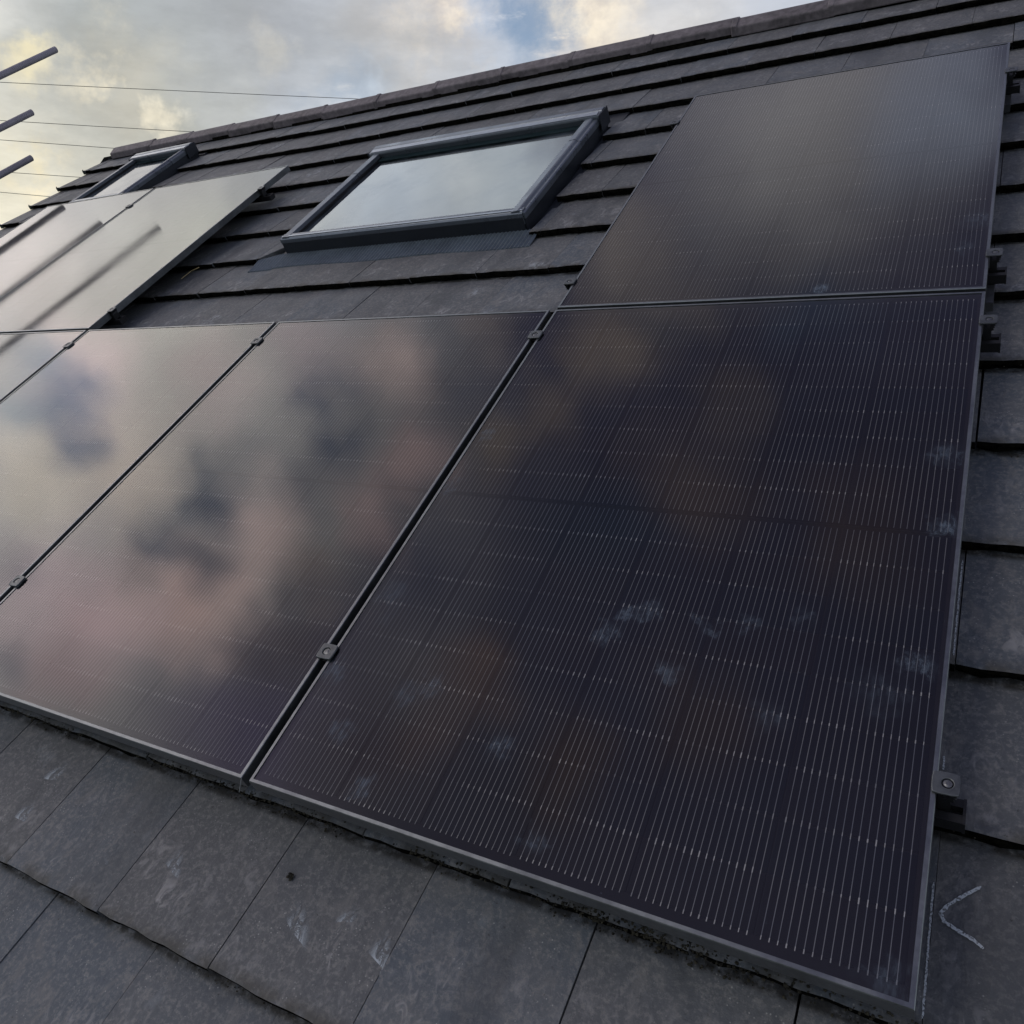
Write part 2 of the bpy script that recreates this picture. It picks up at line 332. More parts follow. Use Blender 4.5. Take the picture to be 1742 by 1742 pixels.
def glass_mat(name, ior, rough, smudges=None, tint=(1, 1, 1), haze=0.0, dustscale=1.0):
    m, t = mat(name); cr, c, r = objcoord(t, 23.0)
    fr = t.n('ShaderNodeFresnel'); fr.inputs['IOR'].default_value = ior
    g = t.n('ShaderNodeBsdfAnisotropic') if False else t.n('ShaderNodeBsdfGlossy')
    g.inputs['Color'].default_value = (.97, .97, .97, 1)
    t.put(g.inputs['Roughness'], t.ramp(t.noise(cr, 3, 3), .3, .7, rough * .8, rough * 1.25))
    nb = bump(t, t.noise(cr, 60, 2, .5), .00003, .05); t.l(nb, g.inputs['Normal'])
    tr = t.n('ShaderNodeBsdfTransparent'); tr.inputs['Color'].default_value = (*tint, 1)
    mx = t.n('ShaderNodeMixShader'); t.l(fr.outputs[0], mx.inputs[0]); t.l(tr.outputs[0], mx.inputs[1]); t.l(g.outputs[0], mx.inputs[2])
    df = t.n('ShaderNodeBsdfDiffuse'); df.inputs['Color'].default_value = (.30, .38, .48, 1)
    dust = t.math('MULTIPLY', t.ramp(t.noise(cr, 4.0, 5, .6), .40, .75), haze)
    specks = t.n('ShaderNodeTexVoronoi'); t.l(cr, specks.inputs['Vector']); specks.inputs['Scale'].default_value = 34
    dust = t.math('ADD', dust, t.math('MULTIPLY', t.ramp(specks.outputs['Distance'], .055, .02), .10 * dustscale))
    if smudges:
        wv = t.vmath('ADD', c, t.scale(t.vmath('SUBTRACT', t.noise(c, 30, 5, .7, out='Color'), (.5, .5, .5)), .11))
        wv = t.vmath('MULTIPLY', wv, (1, 1, 0)); tot = 0.0
        for (x, y, rr, op) in smudges:
            tot = t.math('MAXIMUM', tot, t.math('MULTIPLY', t.ramp(t.vmath('DISTANCE', wv, (x, y, 0)), 0.0, rr, 1, 0), op))
        st = t.ramp(t.noise(t.vmath('MULTIPLY', c, (1, .3, 1)), 150, 4, .7), .42, .60)
        dust = t.math('ADD', dust, t.math('MULTIPLY', tot, t.math('ADD', t.math('MULTIPLY', st, .8), .2)))
    m2 = t.n('ShaderNodeMixShader'); t.put(m2.inputs[0], t.math('MINIMUM', dust, .6)); t.l(mx.outputs[0], m2.inputs[1]); t.l(df.outputs[0], m2.inputs[2])
    o = t.n('ShaderNodeOutputMaterial'); t.l(m2.outputs[0], o.inputs[0]); return m
SM = [(.601, .527, 0.034, 0.21), (.564, .476, 0.038, 0.22), (.630, .547, 0.030, 0.19), (.728, .543, 0.025, 0.14), (.263, .284, 0.043, 0.14), (.223, .254, 0.043, 0.12), (.133, .144, 0.038, 0.15),
      (.238, .059, 0.030, 0.20), (.463, .191, 0.034, 0.16), (.704, .411, 0.034, 0.16), (1.090, 1.027, 0.043, 0.14), (1.095, .512, 0.038, 0.19), (1.04, .45, 0.060, 0.07), (.022, .834, 0.034, 0.15),
      (.036, 1.041, 0.030, 0.19), (.587, .06, 0.030, 0.15), (.059, .483, 0.051, 0.10), (.03, .266, 0.043, 0.15), (.078, .411, 0.025, 0.09), (1.109, .832, 0.038, 0.25), (1.10, .03, 0.034, 0.12),
      (.755, .521, 0.021, 0.15), (.889, .369, 0.043, 0.09), (.813, .546, 0.025, 0.12), (.898, .576, 0.025, 0.11)]
IORP = 1.60
M_glass = glass_mat('module_glass', IORP, .062, None, haze=.005)
M_glass_s = glass_mat('module_glass_handled', IORP, .062, SM, haze=.006)
M_glass_t = glass_mat('module_glass_top', IORP, .066, [(.759, .035, .03, .35), (1.1, .35, .06, .12), (1.08, .2, .04, .1)], haze=.005)
M_glass_w = glass_mat('window_glass', 3.1, .05, None, (.55, .62, .60), haze=.16, dustscale=.5)
m, t = mat('chalk'); cr = objcoord(t); p = principled(t, (0.46, 0.50, 0.54), .95)
al = t.ramp(t.noise(cr, 300, 4, .75), .36, .52); t.l(al, p.inputs['Alpha']); M_chalk = m
M_ground = simple('grass_and_earth', (0.045, 0.06, 0.025), .95, 0, 1.4, 2.0, .4, .05, 0)
M_brick = simple('render_wall', (0.24, 0.21, 0.17), .9, 0, 1.4, 12, .12, .003, 0)
m, t = mat('room_interior'); cr = objcoord(t); principled(t, t.mix(t.noise(cr, 3), (0.10, 0.11, 0.115), (0.16, 0.165, 0.165)), .8); M_room = m
m, t = mat('straw'); cr = objcoord(t); principled(t, t.mix(t.noise(cr, 80), (0.28, 0.22, 0.10), (0.4, 0.33, 0.18)), .7); M_straw = m

# ------------------------------------------------------------------ dimensions measured from the photograph
PW, PH, PITCHU, GAPV = 1.134, 1.626, 1.154, .0142
ROW2 = PH + GAPV
TE, GAUGE, TW, U0, HT, STEP = -.2864, .2958, .3067, .0678, -.1025, .0306
VERGE, RIGHT, RIDGEV = -5.40, 3.05, 4.42
def wob(u, v):
    P = [(-6, .10), (-5.4, .085), (-4.2, .03), (-2.6, -.03), (-.8, -.01), (.6, .0), (3.5, 0)]
    for (a, x), (b, y) in zip(P, P[1:]):
        if u <= b: return (x + (y - x) * (max(u, a) - a) / (b - a)) * max(0, min(1.1, v / 4.0))
    return 0
panel_rects = [(k * PITCHU - (4 * PITCHU), 0.0) for k in range(5)] + [(0, ROW2), (-3 * PITCHU, ROW2), (-4 * PITCHU, ROW2)]
WIN1 = (-1.775, -.462, 2.415, 3.40)
WIN2 = (-4.53, -3.925, 3.36, 4.14)

# ------------------------------------------------------------------ ground and house
g = MB().quad((-1500, -1500, 0), (1500, -1500, 0), (1500, 1500, 0), (-1500, 1500, 0)).mesh('ground', M_ground)
link('ground', g, loc=(0, 0, 0), kind='structure')
cP, sP = math.cos(PITCH), math.sin(PITCH)
def wpt(u, v, n): return RW @ Vector((u, v, n))
apex = wpt(0, 4.47, -.10)
eav = wpt(0, -1.55, -.25)
back_y = apex.y + (apex.y - eav.y)
house = thing('house_wall', 'rendered house wall under the tiled roof', 'wall', (VERGE + .08, eav.y + .35, 0), onroof=False)
hm = MB(); L_ = RIGHT - VERGE - .16; Wd = back_y - eav.y - .7
hm.prism([(0, 0), (Wd, 0), (Wd, eav.z + .1), (Wd / 2, apex.z - .30), (0, eav.z + .1)], 0, L_, 'x')
link('wall', hm.mesh('wall', M_brick), house)

# ------------------------------------------------------------------ tiled roof
roof = thing('tiled_roof', 'dark grey flat tiled roof slope with stepped courses under the solar panels', 'roof')
TL, TT = .345, .0265
def tile_mesh(i, x0=0.0, x1=TW - .0022, diag=None):
    """tile: origin at lower left of the exposed face; slopes down by STEP over one gauge"""
    rr = random.Random(100 + i); n = 8; k = -STEP / GAUGE
    mb = MB(); xs = [x0 + (x1 - x0) * j / n for j in range(n + 1)]
    fr = [rr.uniform(-.0022, .0022) for _ in xs]; tz = [rr.uniform(-.0012, .0004) for _ in xs]; bt = [rr.uniform(-.003, .0025) for _ in xs]
    rows = []
    rows.append([(x, TL, k * TL) for x in xs])
    rows.append([(x, .008 + f * .5, k * .008 + z * .3) for x, f, z in zip(xs, fr, tz)])
    rows.append([(x, .0012 + f, -.0016 + z) for x, f, z in zip(xs, fr, tz)])
    rows.append([(x, .0006 + f * 1.3, -.012 + z * 2) for x, f, z in zip(xs, fr, tz)])
    rows.append([(x, .004 + f + b_, -TT + b_) for x, f, b_ in zip(xs, fr, bt)])
    rows.append([(x, TL, k * TL - TT) for x in xs])
    if diag:  # cut corner (dx, dy): lower right corner taken off
        dx, dy = diag
        for rw in rows[1:5]:
            for j, p in enumerate(rw):
                over = p[0] - (x1 - dx)
                if over > 0: rw[j] = (p[0], p[1] + over / dx * dy, p[2] + k * over / dx * dy)
    base = 0; N = n + 1
    for rw in rows: mb.v += rw
    fm = []
    for a in range(5):
        for j in range(n):
            mb.f.append((a * N + j, a * N + j + 1, (a + 1) * N + j + 1, (a + 1) * N + j)); fm.append(1 if a in (2, 3) else 0)
    mb.f.append(tuple(a * N for a in range(6))); fm.append(0)
    mb.f.append(tuple(a * N + n for a in reversed(range(6)))); fm.append(0)
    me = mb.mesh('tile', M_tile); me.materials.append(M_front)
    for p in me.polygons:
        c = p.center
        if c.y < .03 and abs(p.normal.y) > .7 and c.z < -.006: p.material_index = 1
    return me
tile_meshes = [tile_mesh(i) for i in range(6)]
Mc = cam.matrix_world.inverted()
def project(u, v, n):
    p = Mc @ wpt(u, v, n)
    if p.z > -.05: return None
    return (871 + (p.x / -p.z) * 1461.1 - 71, 871 - (p.y / -p.z) * 1461.1 - 71)
camL = RW.inverted() @ cam.matrix_world.translation
def hidden(u, v, n):
    s = camL.z / (camL.z - n) if camL.z > n else 0      # ray camera->point crosses n = 0 here
    t_ = (camL.z - 0) / (camL.z - n); pu = camL.x + (u - camL.x) * t_; pv = camL.y + (v - camL.y) * t_
    return any(a + .001 < pu < a + PW - .001 and b_ + .001 < pv < b_ + PH - .001 for a, b_ in panel_rects)
tiles = []; bed = MB()
rj = random.Random(11)
for j in range(-4, 16):
    off = .5 * (j % 2)
    k0 = int(math.floor((VERGE - U0) / TW - off)) ; k1 = int((RIGHT - U0) / TW - off)
    for k in range(k0, k1 + 1):
        u = U0 + (k + off) * TW; v = TE + j * GAUGE
        x0, x1 = 0.0, TW - .0022; diag = None
        if u < VERGE: x0 = VERGE - u
        if x1 - x0 < .04: continue
        uc = u + TW / 2
        for wi, (a, b_, c_, d2) in enumerate((WIN1, WIN2)):
            lo, hi = (9, 12) if wi == 0 else (12, 14)
            ga, gb = (a - .035, b_ + .02)
            if lo <= j <= hi:
                if u + x0 >= ga and u + x1 <= gb: x1 = x0 - 1
                elif u + x0 < ga < u + x1: x1 = ga - u
                elif u + x0 < gb < u + x1: x0 = gb - u
                if j == lo and wi == 0 and x1 > x0 and abs(u + x1 - ga) < .002: diag = 1
        if x1 - x0 < .012: continue
        v += wob(uc, v) + rj.uniform(-.002, .002)
        full = x0 == 0 and abs(x1 - (TW - .0022)) < 1e-6
        samp = [(uu, vv) for uu in (u + x0 + .01, uc, u + x1 - .01) for vv in (v + .0, v + .12, v + GAUGE)]
        vis = 0
        for uu, vv in samp:
            p = project(uu, vv, HT)
            if p and -30 < p[0] < 1772 and -30 < p[1] < 1772 and not hidden(uu, vv, HT - .01): vis += 1
        cen = project(uc, v + .12, HT)
        loc = (u + rj.uniform(-.0012, .0012), v, HT + rj.uniform(-.0012, .0012))
        if vis:
            me = tile_meshes[rj.randrange(6)] if full and not diag else tile_mesh(1000 + len(tiles), x0, x1, (min(.13, x1 - x0 - .01), .16) if diag else None)
            p0, p1 = project(uc, v, HT), project(uc, v + GAUGE, HT); q0 = project(u, v, HT)
            size = abs(p0[1] - p1[1]) + abs(p0[0] - (q0[0] if q0 else 0)) if p0 and p1 else 3000
            tiles.append((size, me, loc))
        else:
            kk = -STEP / GAUGE; i0 = len(bed.v)
            P = [(x0, 0, 0), (x1, 0, 0), (x1, TL, kk * TL), (x0, TL, kk * TL), (x0, 0, -TT), (x1, 0, -TT)]
            bed.v += [(loc[0] + a, loc[1] + b2, loc[2] + c2) for a, b2, c2 in P]
            bed.f += [(i0, i0 + 1, i0 + 2, i0 + 3), (i0 + 4, i0 + 5, i0 + 1, i0), (i0, i0 + 3, i0 + 4), (i0 + 1, i0 + 5, i0 + 2)]
tiles.sort(key=lambda a: -a[0])
print('tiles visible', len(tiles))
for i, (s_, me, loc) in enumerate(tiles):
    if i < 298:
        o = link('tile', me, roof, loc); o.rotation_euler = (rj.uniform(-.003, .003), rj.uniform(-.002, .002), rj.uniform(-.003, .003))
    else:
        i0 = len(bed.v); bed.v += [tuple(Vector(v.co) + Vector(loc)) for v in me.vertices]; bed.f += [tuple(i0 + q for q in p.vertices) for p in me.polygons]
link('covered_tiles', bed.mesh('covered_tiles', M_tile), roof, kind='stuff')
# battens / underlay below the tiles
link('underlay', MB().box(VERGE + .01, RIGHT + .3, -1.55, 4.50, HT - .10, HT - .062).mesh('underlay', M_clad_dark), roof)
# back slope (other side of the ridge)
Binv = RW.inverted()
ap = Vector((0, 4.49, -.10)); dn = (Binv.to_3x3() @ Vector((0, cP, -sP)))
a0 = ap; a1 = ap + dn * 5.9
bk = MB(); bk.quad((VERGE, a0.y, a0.z), (RIGHT, a0.y, a0.z), (RIGHT, a1.y, a1.z), (VERGE, a1.y, a1.z))
th = (Binv.to_3x3() @ Vector((0, -sP, -cP))) * .08
bk.quad((VERGE, a0.y + th.y, a0.z + th.z), (VERGE, a0.y, a0.z), (VERGE, a1.y, a1.z), (VERGE, a1.y + th.y, a1.z + th.z))
link('back_slope', bk.mesh('back_slope', M_tile), roof)

# ridge tiles
JU = [.363 + .4665 * k for k in range(6, -14, -1)]
JU = [x for x in JU if x > -5.1]
def ridge_shape(x0, x1, lift=0.0):
    """angular ridge: front leg, apex, back leg; thick"""
    f = [(4.398, -.122), (4.404, -.074 + lift), (4.466, -.056 + lift), (4.494, -.058 + lift)]
    out = [(f[0][0], f[0][1]), f[1], f[2], f[3]]
    bd = dn * .13; out += [(4.494 + bd.y, -.060 + lift + bd.z), (4.494 + bd.y - .02, -.060 + bd.z - .03), (4.49, -.118)]
    return MB().prism(out, x0, x1, 'x')
us = JU + [-5.29]
rs = random.Random(5)
for i in range(len(us) - 1):
    b1, b0 = us[i], us[i + 1]; um = (b0 + b1) / 2
    mb = ridge_shape(-(b1 - b0) / 2 + .004, (b1 - b0) / 2 - .004)
    # collar at the joint (slightly proud)
    o = link('ridge_tile', mb.mesh('ridge_tile', M_ridge), roof, (um, wob(um, 4.4) * .9 - (.02 if um > -.3 else 0), rs.uniform(-.0025, .0025)))
    bev(o, .007, 2)
    # mortar between neighbours
    cmb = ridge_shape(-.016, .016, .0045)
    oc = link('ridge_joint', cmb.mesh('ridge_joint', M_ridge), roof, (b1, wob(b1, 4.4) * .9 - (.02 if b1 > -.3 else 0), 0)); bev(oc, .004, 1)
mm = MB(); 
for k in range(60):
    ua = VERGE + .12 + k * (RIGHT - VERGE - .1) / 60; ub = ua + (RIGHT - VERGE) / 60 + .01
    mm.prism([(4.392 + wob(ua, 4.4) * .9 + rs.uniform(-.006, .006), -.128), (4.40 + wob(ua, 4.4) * .9, -.108 + rs.uniform(-.004, .006)), (4.45 + wob(ua, 4.4) * .9, -.108), (4.45 + wob(ua, 4.4) * .9, -.135)], ua, ub, 'x')
link('ridge_mortar', mm.mesh('ridge_mortar', M_front), roof)
# verge: mortar bedding under the tile ends, small clip at every step
vm = MB(); vm.box(VERGE + .012, VERGE + .05, -1.5, 4.47, HT - .075, HT - .028)
link('verge_bedding', vm.mesh('verge_bedding', M_mortar), roof)
clipm = MB().box(-.008, .018, -.008, .002, -.026, .003).box(-.003, .003, -.006, .0, .003, .012).mesh('verge_clip', M_clamp)
for j in range(10, 16):
    v = TE + j * GAUGE; v += wob(VERGE, v)
    link('verge_clip', clipm, roof, (VERGE, v, HT))

# ------------------------------------------------------------------ moss and debris under the tile edges
mo = MB(); rm = random.Random(3)
def clump(mb, c, r, rr):
    i = len(mb.v); n = 6
    mb.v.append((c[0], c[1], c[2] + r * rr.uniform(.5, 1)))
    for k in range(n):
        t_ = 2 * math.pi * k / n + rr.uniform(-.3, .3); q = r * rr.uniform(.6, 1.3)
        mb.v.append((c[0] + q * math.cos(t_), c[1] + q * math.sin(t_), c[2] + r * rr.uniform(-.3, .35)))
    mb.v.append((c[0], c[1], c[2] - r * .7))
    for k in range(n):
        a, b_ = i + 1 + k, i + 1 + (k + 1) % n
        mb.f.append((i, a, b_)); mb.f.append((i + n + 1, b_, a))
for j in range(-1, 16):
    v0 = TE + j * GAUGE
    dens = 1500 if j == 1 else (110 if j < 3 else 60)
    if j > 9: dens = 30
    u = VERGE + .02
    while u < 2.2:
        u += rm.expovariate(dens)
        if j < 3 and u < -2.8: continue
        vv = v0 + wob(u, v0)
        if math.sin(u * 7.3 + j * 2.1) + math.sin(u * 17.1 + j) * .7 + rm.uniform(-1.1, 1.1) < -.2: continue
        if j == 1 and rm.random() < .8:  # packed clumps on this course also stand in for shade under the panels
            if u > -2.6: clump(mo, (u, vv + rm.uniform(-.003, .016), HT + rm.uniform(-.004, .0008) - .0015), rm.uniform(.0012, .0034), rm)
            continue
        r_m = rm.uniform(.0008, .0024) * (1.35 if j == 1 and rm.random() < .4 else 1)
        if WIN1[0] - .05 < u < WIN1[1] + .03 and 9 <= j <= 12: continue
        if WIN2[0] - .05 < u < WIN2[1] + .03 and 12 <= j <= 14: continue
        clump(mo, (u, vv - rm.uniform(-.001, .010), HT - STEP + rm.uniform(-.001, .0015) + (rm.uniform(0, .02) if rm.random() < .25 else 0)), r_m, rm)
link('moss', mo.mesh('moss', M_moss), None, mat4=RW, kind='stuff', label='brown moss and grit caught along the stepped tile edges, packed as shade below the lowest panels')

# ------------------------------------------------------------------ solar panels
LIP, FH = .0072, .032
def frame_mesh():
    mb = MB(); w_, h_ = PW, PH
    # mitred ring: outer wall, top lip, inner lip edge, bottom
    def ring(x, z): return [(x, x, z), (w_ - x, x, z), (w_ - x, h_ - x, z), (x, h_ - x, z)]
    rings = [ring(0, -FH), ring(0, -.0012), ring(.0012, 0), ring(LIP, 0), ring(LIP, -.003), ring(LIP + .012, -FH + .002), ring(.003, -FH)]
    for rg in rings: mb.v += rg
    n = len(rings)
    for a in range(n):
        b_ = (a + 1) % n
        for k in range(4):
            l_ = (k + 1) % 4; mb.f.append((a * 4 + k, a * 4 + l_, b_ * 4 + l_, b_ * 4 + k))
    return mb.mesh('frame', M_frame)
me_frame = frame_mesh()
me_glass = {}
for nm, mt in (('a', M_glass), ('s', M_glass_s), ('t', M_glass_t)):
    me_glass[nm] = MB().quad((LIP, LIP, -.0016), (PW - LIP, LIP, -.0016), (PW - LIP, PH - LIP, -.0016), (LIP, PH - LIP, -.0016)).mesh('glass', mt)
me_back = MB().box(LIP, PW - LIP, LIP, PH - LIP, -.0075, -.0055).mesh('backsheet', M_back)
CP, RP = .1845, .08695
CX0 = PW / 2 - 3 * CP; BOT, TOPV = .0265, .8170
cellm = MB().box(-CP / 2 + .0013, CP / 2 - .0013, -RP / 2 + .0011, RP / 2 - .0011, 0, .0012).mesh('cell', M_cell)
cell_pos = []
for ci in range(6):
    for ri in range(18):
        y = BOT + (ri + .5) * RP if ri < 9 else TOPV + (ri - 9 + .5) * RP
        cell_pos.append((CX0 + (ci + .5) * CP, y, -.0055))
wm = MB()
for ci in range(6):
    for wi in range(16):
        x = CX0 + (ci + .5) * CP + (wi - 7.5) * .01107
        for y0 in (BOT, TOPV):
            wm.quad((x - .00055, y0 - (.003 if y0 == BOT else -.003), -.0038), (x + .00055, y0 - (.003 if y0 == BOT else -.003), -.0038), (x + .00055, y0 + 9 * RP - .003, -.0038), (x - .00055, y0 + 9 * RP - .003, -.0038))
me_wires = wm.mesh('busbar_wires', M_wire)
pm = MB(); rp = random.Random(9)
for ci in range(6):
    for wi in range(16):
        x = CX0 + (ci + .5) * CP + (wi - 7.5) * .01107
        for y0 in (BOT, TOPV):
            for k in range(0, 10):
                if (k == 9 and y0 == BOT) or (k == 0 and y0 != BOT): continue
                y = y0 + k * RP; L2 = .0046 * rp.uniform(.5, 1.15) if 0 < k < 9 else .003; wd = .00085 * rp.uniform(.7, 1.15)
                if k == 9: y -= .004
                pm.quad((x - wd, y - L2, -.0035), (x + wd, y - L2, -.0035), (x + wd, y + L2, -.0035), (x - wd, y + L2, -.0035))
me_pads = pm.mesh('solder_pads', M_pad)
hl = MB(); ym = (BOT + 9 * RP + TOPV) / 2
hl.quad((CX0, ym - .0022, -.0036), (PW - CX0, ym - .0022, -.0036), (PW - CX0, ym + .0022, -.0036), (CX0, ym + .0022, -.0036))
for k in (1, 3, 5):
    hl.quad((CX0 + k * CP - .008, ym - .0022, -.0034), (CX0 + k * CP + .006, ym - .0022, -.0034), (CX0 + k * CP + .006, ym - .0008, -.0034), (CX0 + k * CP - .008, ym - .0008, -.0034))
me_half = hl.mesh('centre_busbar', M_line)
cellall = MB()
for (x, y, z) in cell_pos: cellall.box(x - CP / 2 + .0013, x + CP / 2 - .0013, y - RP / 2 + .0011, y + RP / 2 - .0011, z, z + .0012)
me_cells = cellall.mesh('cell_sheet', M_cell)
def panel(u, v, label, g, cells=True, dz=0.0, rot=(0, 0, 0)):
    t_ = thing('solar_panel', label, 'solar panel', (u, v, dz), 'black solar panels clamped to the roof')
    if any(rot): t_.matrix_world = t_.matrix_world @ Matrix.Rotation(rot[0], 4, 'X') @ Matrix.Rotation(rot[1], 4, 'Y')
    link('frame', me_frame, t_); link('glass', me_glass[g], t_); link('backsheet', me_back, t_)
    link('busbar_wires', me_wires, t_, kind='stuff'); link('solder_pads', me_pads, t_, kind='stuff'); link('centre_busbar', me_half, t_)
    if cells:
        for p in cell_pos: link('cell', cellm, t_, p)
    else: link('cell_sheet', me_cells, t_, kind='stuff')
    return t_
panel(0, 0, 'largest and nearest black solar panel, bottom right, glass marked with pale hand smudges', 's')
panel(-PITCHU, 0, 'bottom row black solar panel left of the nearest one, reflecting peach clouds', 'a')
panel(-2 * PITCHU, 0, 'third bottom row solar panel from the right, mirroring pale cream cloud', 'a')
panel(-3 * PITCHU, 0, 'bottom row solar panel at the left photo edge, directly below the upper left panels', 'a', False)
panel(-4 * PITCHU, 0, 'bottom row solar panel nearest the left gable edge', 'a', False)
panel(0, ROW2, 'upper row solar panel right of the wide skylight', 't')
panel(-3 * PITCHU, ROW2, 'upper row solar panel left of the wide skylight, crossed by one blurred tube reflection', 'a', False)
panel(-4 * PITCHU, ROW2, 'upper row solar panel in front of the small far skylight, nearest the gable edge', 'a', False)

# ------------------------------------------------------------------ rails
RZ0, RZ1 = -.068, -.043
def rail(v, u0, u1, label):
    t_ = thing('mounting_rail', label, 'rail', (u0, v, 0), 'mounting rails under the panels')
    L = u1 - u0; w_ = .019
    prof = [(-w_, RZ0), (w_, RZ0), (w_, RZ1), (.006, RZ1), (.006, RZ1 - .014), (-.006, RZ1 - .014), (-.006, RZ1), (-w_, RZ1)]
    link('rail_bar', MB().prism(prof, 0, L, 'x').mesh('rail_bar', M_rail), t_)
    link('end_cap', MB().box(L, L + .004, -w_ - .001, w_ + .001, RZ0 - .001, RZ1 + .001).mesh('end_cap', M_rail), t_)
    hk = MB()
    u = .25
    while u < L: hk.box(u, u + .03, -.10, .015, RZ0 - .028, RZ0 - .002); u += .9
    link('roof_hook', hk.mesh('roof_hook', M_steel), t_)
rail(.300, -4.70, 1.168, 'lowest black mounting rail, its end showing beside the lower right of the nearest panel')
rail(1.490, -4.70, 1.168, 'black mounting rail under the top edge of the bottom panel row')
rail(1.785, -.030, 1.170, 'lower black mounting rail of the upper right panel')
rail(2.985, -.030, 1.170, 'topmost black mounting rail of the upper right panel')
rail(1.785, -4.70, -2.285, 'lower black mounting rail of the upper left panels')
rail(2.985, -4.70, -2.270, 'upper black mounting rail of the upper left panels')

# ------------------------------------------------------------------ clamps
def ring_plate(mb, hx, hy, z0, z1, cx, cy, r, seg=16):
    """rounded rectangular plate with a round hole"""
    i = len(mb.v); out = []
    for k in range(seg):
        a = 2 * math.pi * k / seg; c, s = math.cos(a), math.sin(a); q = (abs(c) ** 9 + abs(s) ** 9) ** (-1 / 9)
        out.append((hx * c * q, hy * s * q))
    for z in (z0, z1):
        mb.v += [(x, y, z) for x, y in out]
    for z in (z0, z1):
        mb.v += [(cx + r * math.cos(2 * math.pi * k / seg), cy + r * math.sin(2 * math.pi * k / seg), z) for k in range(seg)]
    for k in range(seg):
        j = (k + 1) % seg
        mb.f += [(i + k, i + j, i + seg + j, i + seg + k), (i + seg + k, i + seg + j, i + 3 * seg + j, i + 3 * seg + k),
                 (i + 3 * seg + k, i + 3 * seg + j, i + 2 * seg + j, i + 2 * seg + k), (i + 2 * seg + k, i + 2 * seg + j, i + j, i + k)]
def bolt_mesh(r, z0, z1):
    mb = MB(); mb.tube((0, 0, z0), (0, 0, z1), r, seg=12); 
    mb.tube((0, 0, z1), (0, 0, z1 + .0008), r * .85, r * .45, seg=12, cap=False)
    mb.tube((0, 0, z1 + .0008), (0, 0, z1 - .003), r * .45, r * .42, seg=6, cap=True)
    return mb.mesh('bolt', M_steel)
mid = MB(); ring_plate(mid, .0205, .0190, .0008, .0058, -.001, 0, .0092)
midl = MB().box(-.0085, -.0055, -.019, .019, RZ1, .001).box(.0055, .0085, -.019, .019, RZ1, .001).box(-.0085, .0085, -.019, .019, -.006, -.003)
me_midl = midl.mesh('clamp_leg', M_rail)
me_mid = mid.mesh('clamp_body', M_clamp); me_bolt = bolt_mesh(.0078, -.003, .0038); me_bolt2 = bolt_mesh(.0062, -.006, .0036)
end = MB()   # +u side of a panel edge: origin at panel's outer edge
ring_plate(end, .0185, .0180, .0008, .0048, .002, 0, .0078)
for v_ in range(len(end.v)): end.v[v_] = (end.v[v_][0] + .0110, end.v[v_][1], end.v[v_][2])
prof = [(.0015, RZ1), (.0015, .001), (.006, .001), (.006, -.012), (.016, -.012), (.016, .001), (.0255, .001), (.0255, -.004), (.022, -.006), (.0255, -.009), (.021, -.011), (.023, -.016), (.018, -.018), (.018, RZ1)]
endl = MB(); endl.prism(prof, -.0155, .0155, 'x'); endl.v = [(y, x, z) for x, y, z in endl.v]; me_endl = endl.mesh('clamp_leg', M_rail)
me_end = end.mesh('clamp_body', M_clamp)
def clamp(u, v, label, kind, flip=False, dz=0):
    t_ = thing('panel_clamp', label, 'clamp', (u, v, dz), 'clamps holding the panels to the rails')
    if flip: t_.matrix_world = t_.matrix_world @ Matrix.Rotation(math.pi, 4, 'Z')
    o = link('clamp_body', me_mid if kind == 'mid' else me_end, t_); bev(o, .0014, 2, 50)
    link('clamp_leg', me_midl if kind == 'mid' else me_endl, t_)
    link('bolt', me_bolt if kind == 'mid' else me_bolt2, t_, (-.001, 0, 0) if kind == 'mid' else (.013, 0, 0))
g_ = -.010
clamp(g_, .305, 'mid clamp on the seam between the two nearest bottom panels, lower one', 'mid')
clamp(g_, 1.487, 'mid clamp on the seam between the two nearest bottom panels, close to their top corner', 'mid')
clamp(g_ - PITCHU, .312, 'mid clamp low on the second bottom row seam, near the left photo edge', 'mid')
clamp(g_ - PITCHU, 1.495, 'mid clamp high on the seam below the bare tiles left of centre', 'mid')
clamp(g_ - 2 * PITCHU, 1.505, 'mid clamp on the bottom row seam just under the upper left panel corner', 'mid')
clamp(g_ - 2 * PITCHU, .312, 'mid clamp on the third bottom row seam, low down', 'mid')
clamp(g_ - 3 * PITCHU, 3.025, 'mid clamp between the two upper left panels, near their top edge', 'mid')
clamp(g_ - 3 * PITCHU, 1.80, 'mid clamp between the two upper left panels, near their lower edge', 'mid')
clamp(g_ - 3 * PITCHU, 1.49, 'mid clamp on the leftmost bottom row seam', 'mid')
clamp(PW, .312, 'end clamp on the lower right edge of the nearest panel, close to the chalk mark', 'end')
clamp(PW, 1.500, 'end clamp on the right edge of the nearest panel just under its top corner', 'end')
clamp(PW, 1.800, 'end clamp on the right edge of the upper right panel near its bottom corner', 'end')
clamp(PW, 2.995, 'end clamp on the right edge of the upper right panel near its top corner', 'end')
clamp(0, 1.785, 'end clamp on the lower left edge of the upper right panel', 'end', True)
clamp(0, 2.995, 'end clamp on the upper left edge of the upper right panel, right of the skylight', 'end', True)
clamp(-3 * PITCHU + PW, 1.785, 'end clamp at the lower free edge of the upper left panel', 'end')
clamp(-3 * PITCHU + PW, 2.985, 'end clamp at the upper free edge of the upper left panel', 'end')

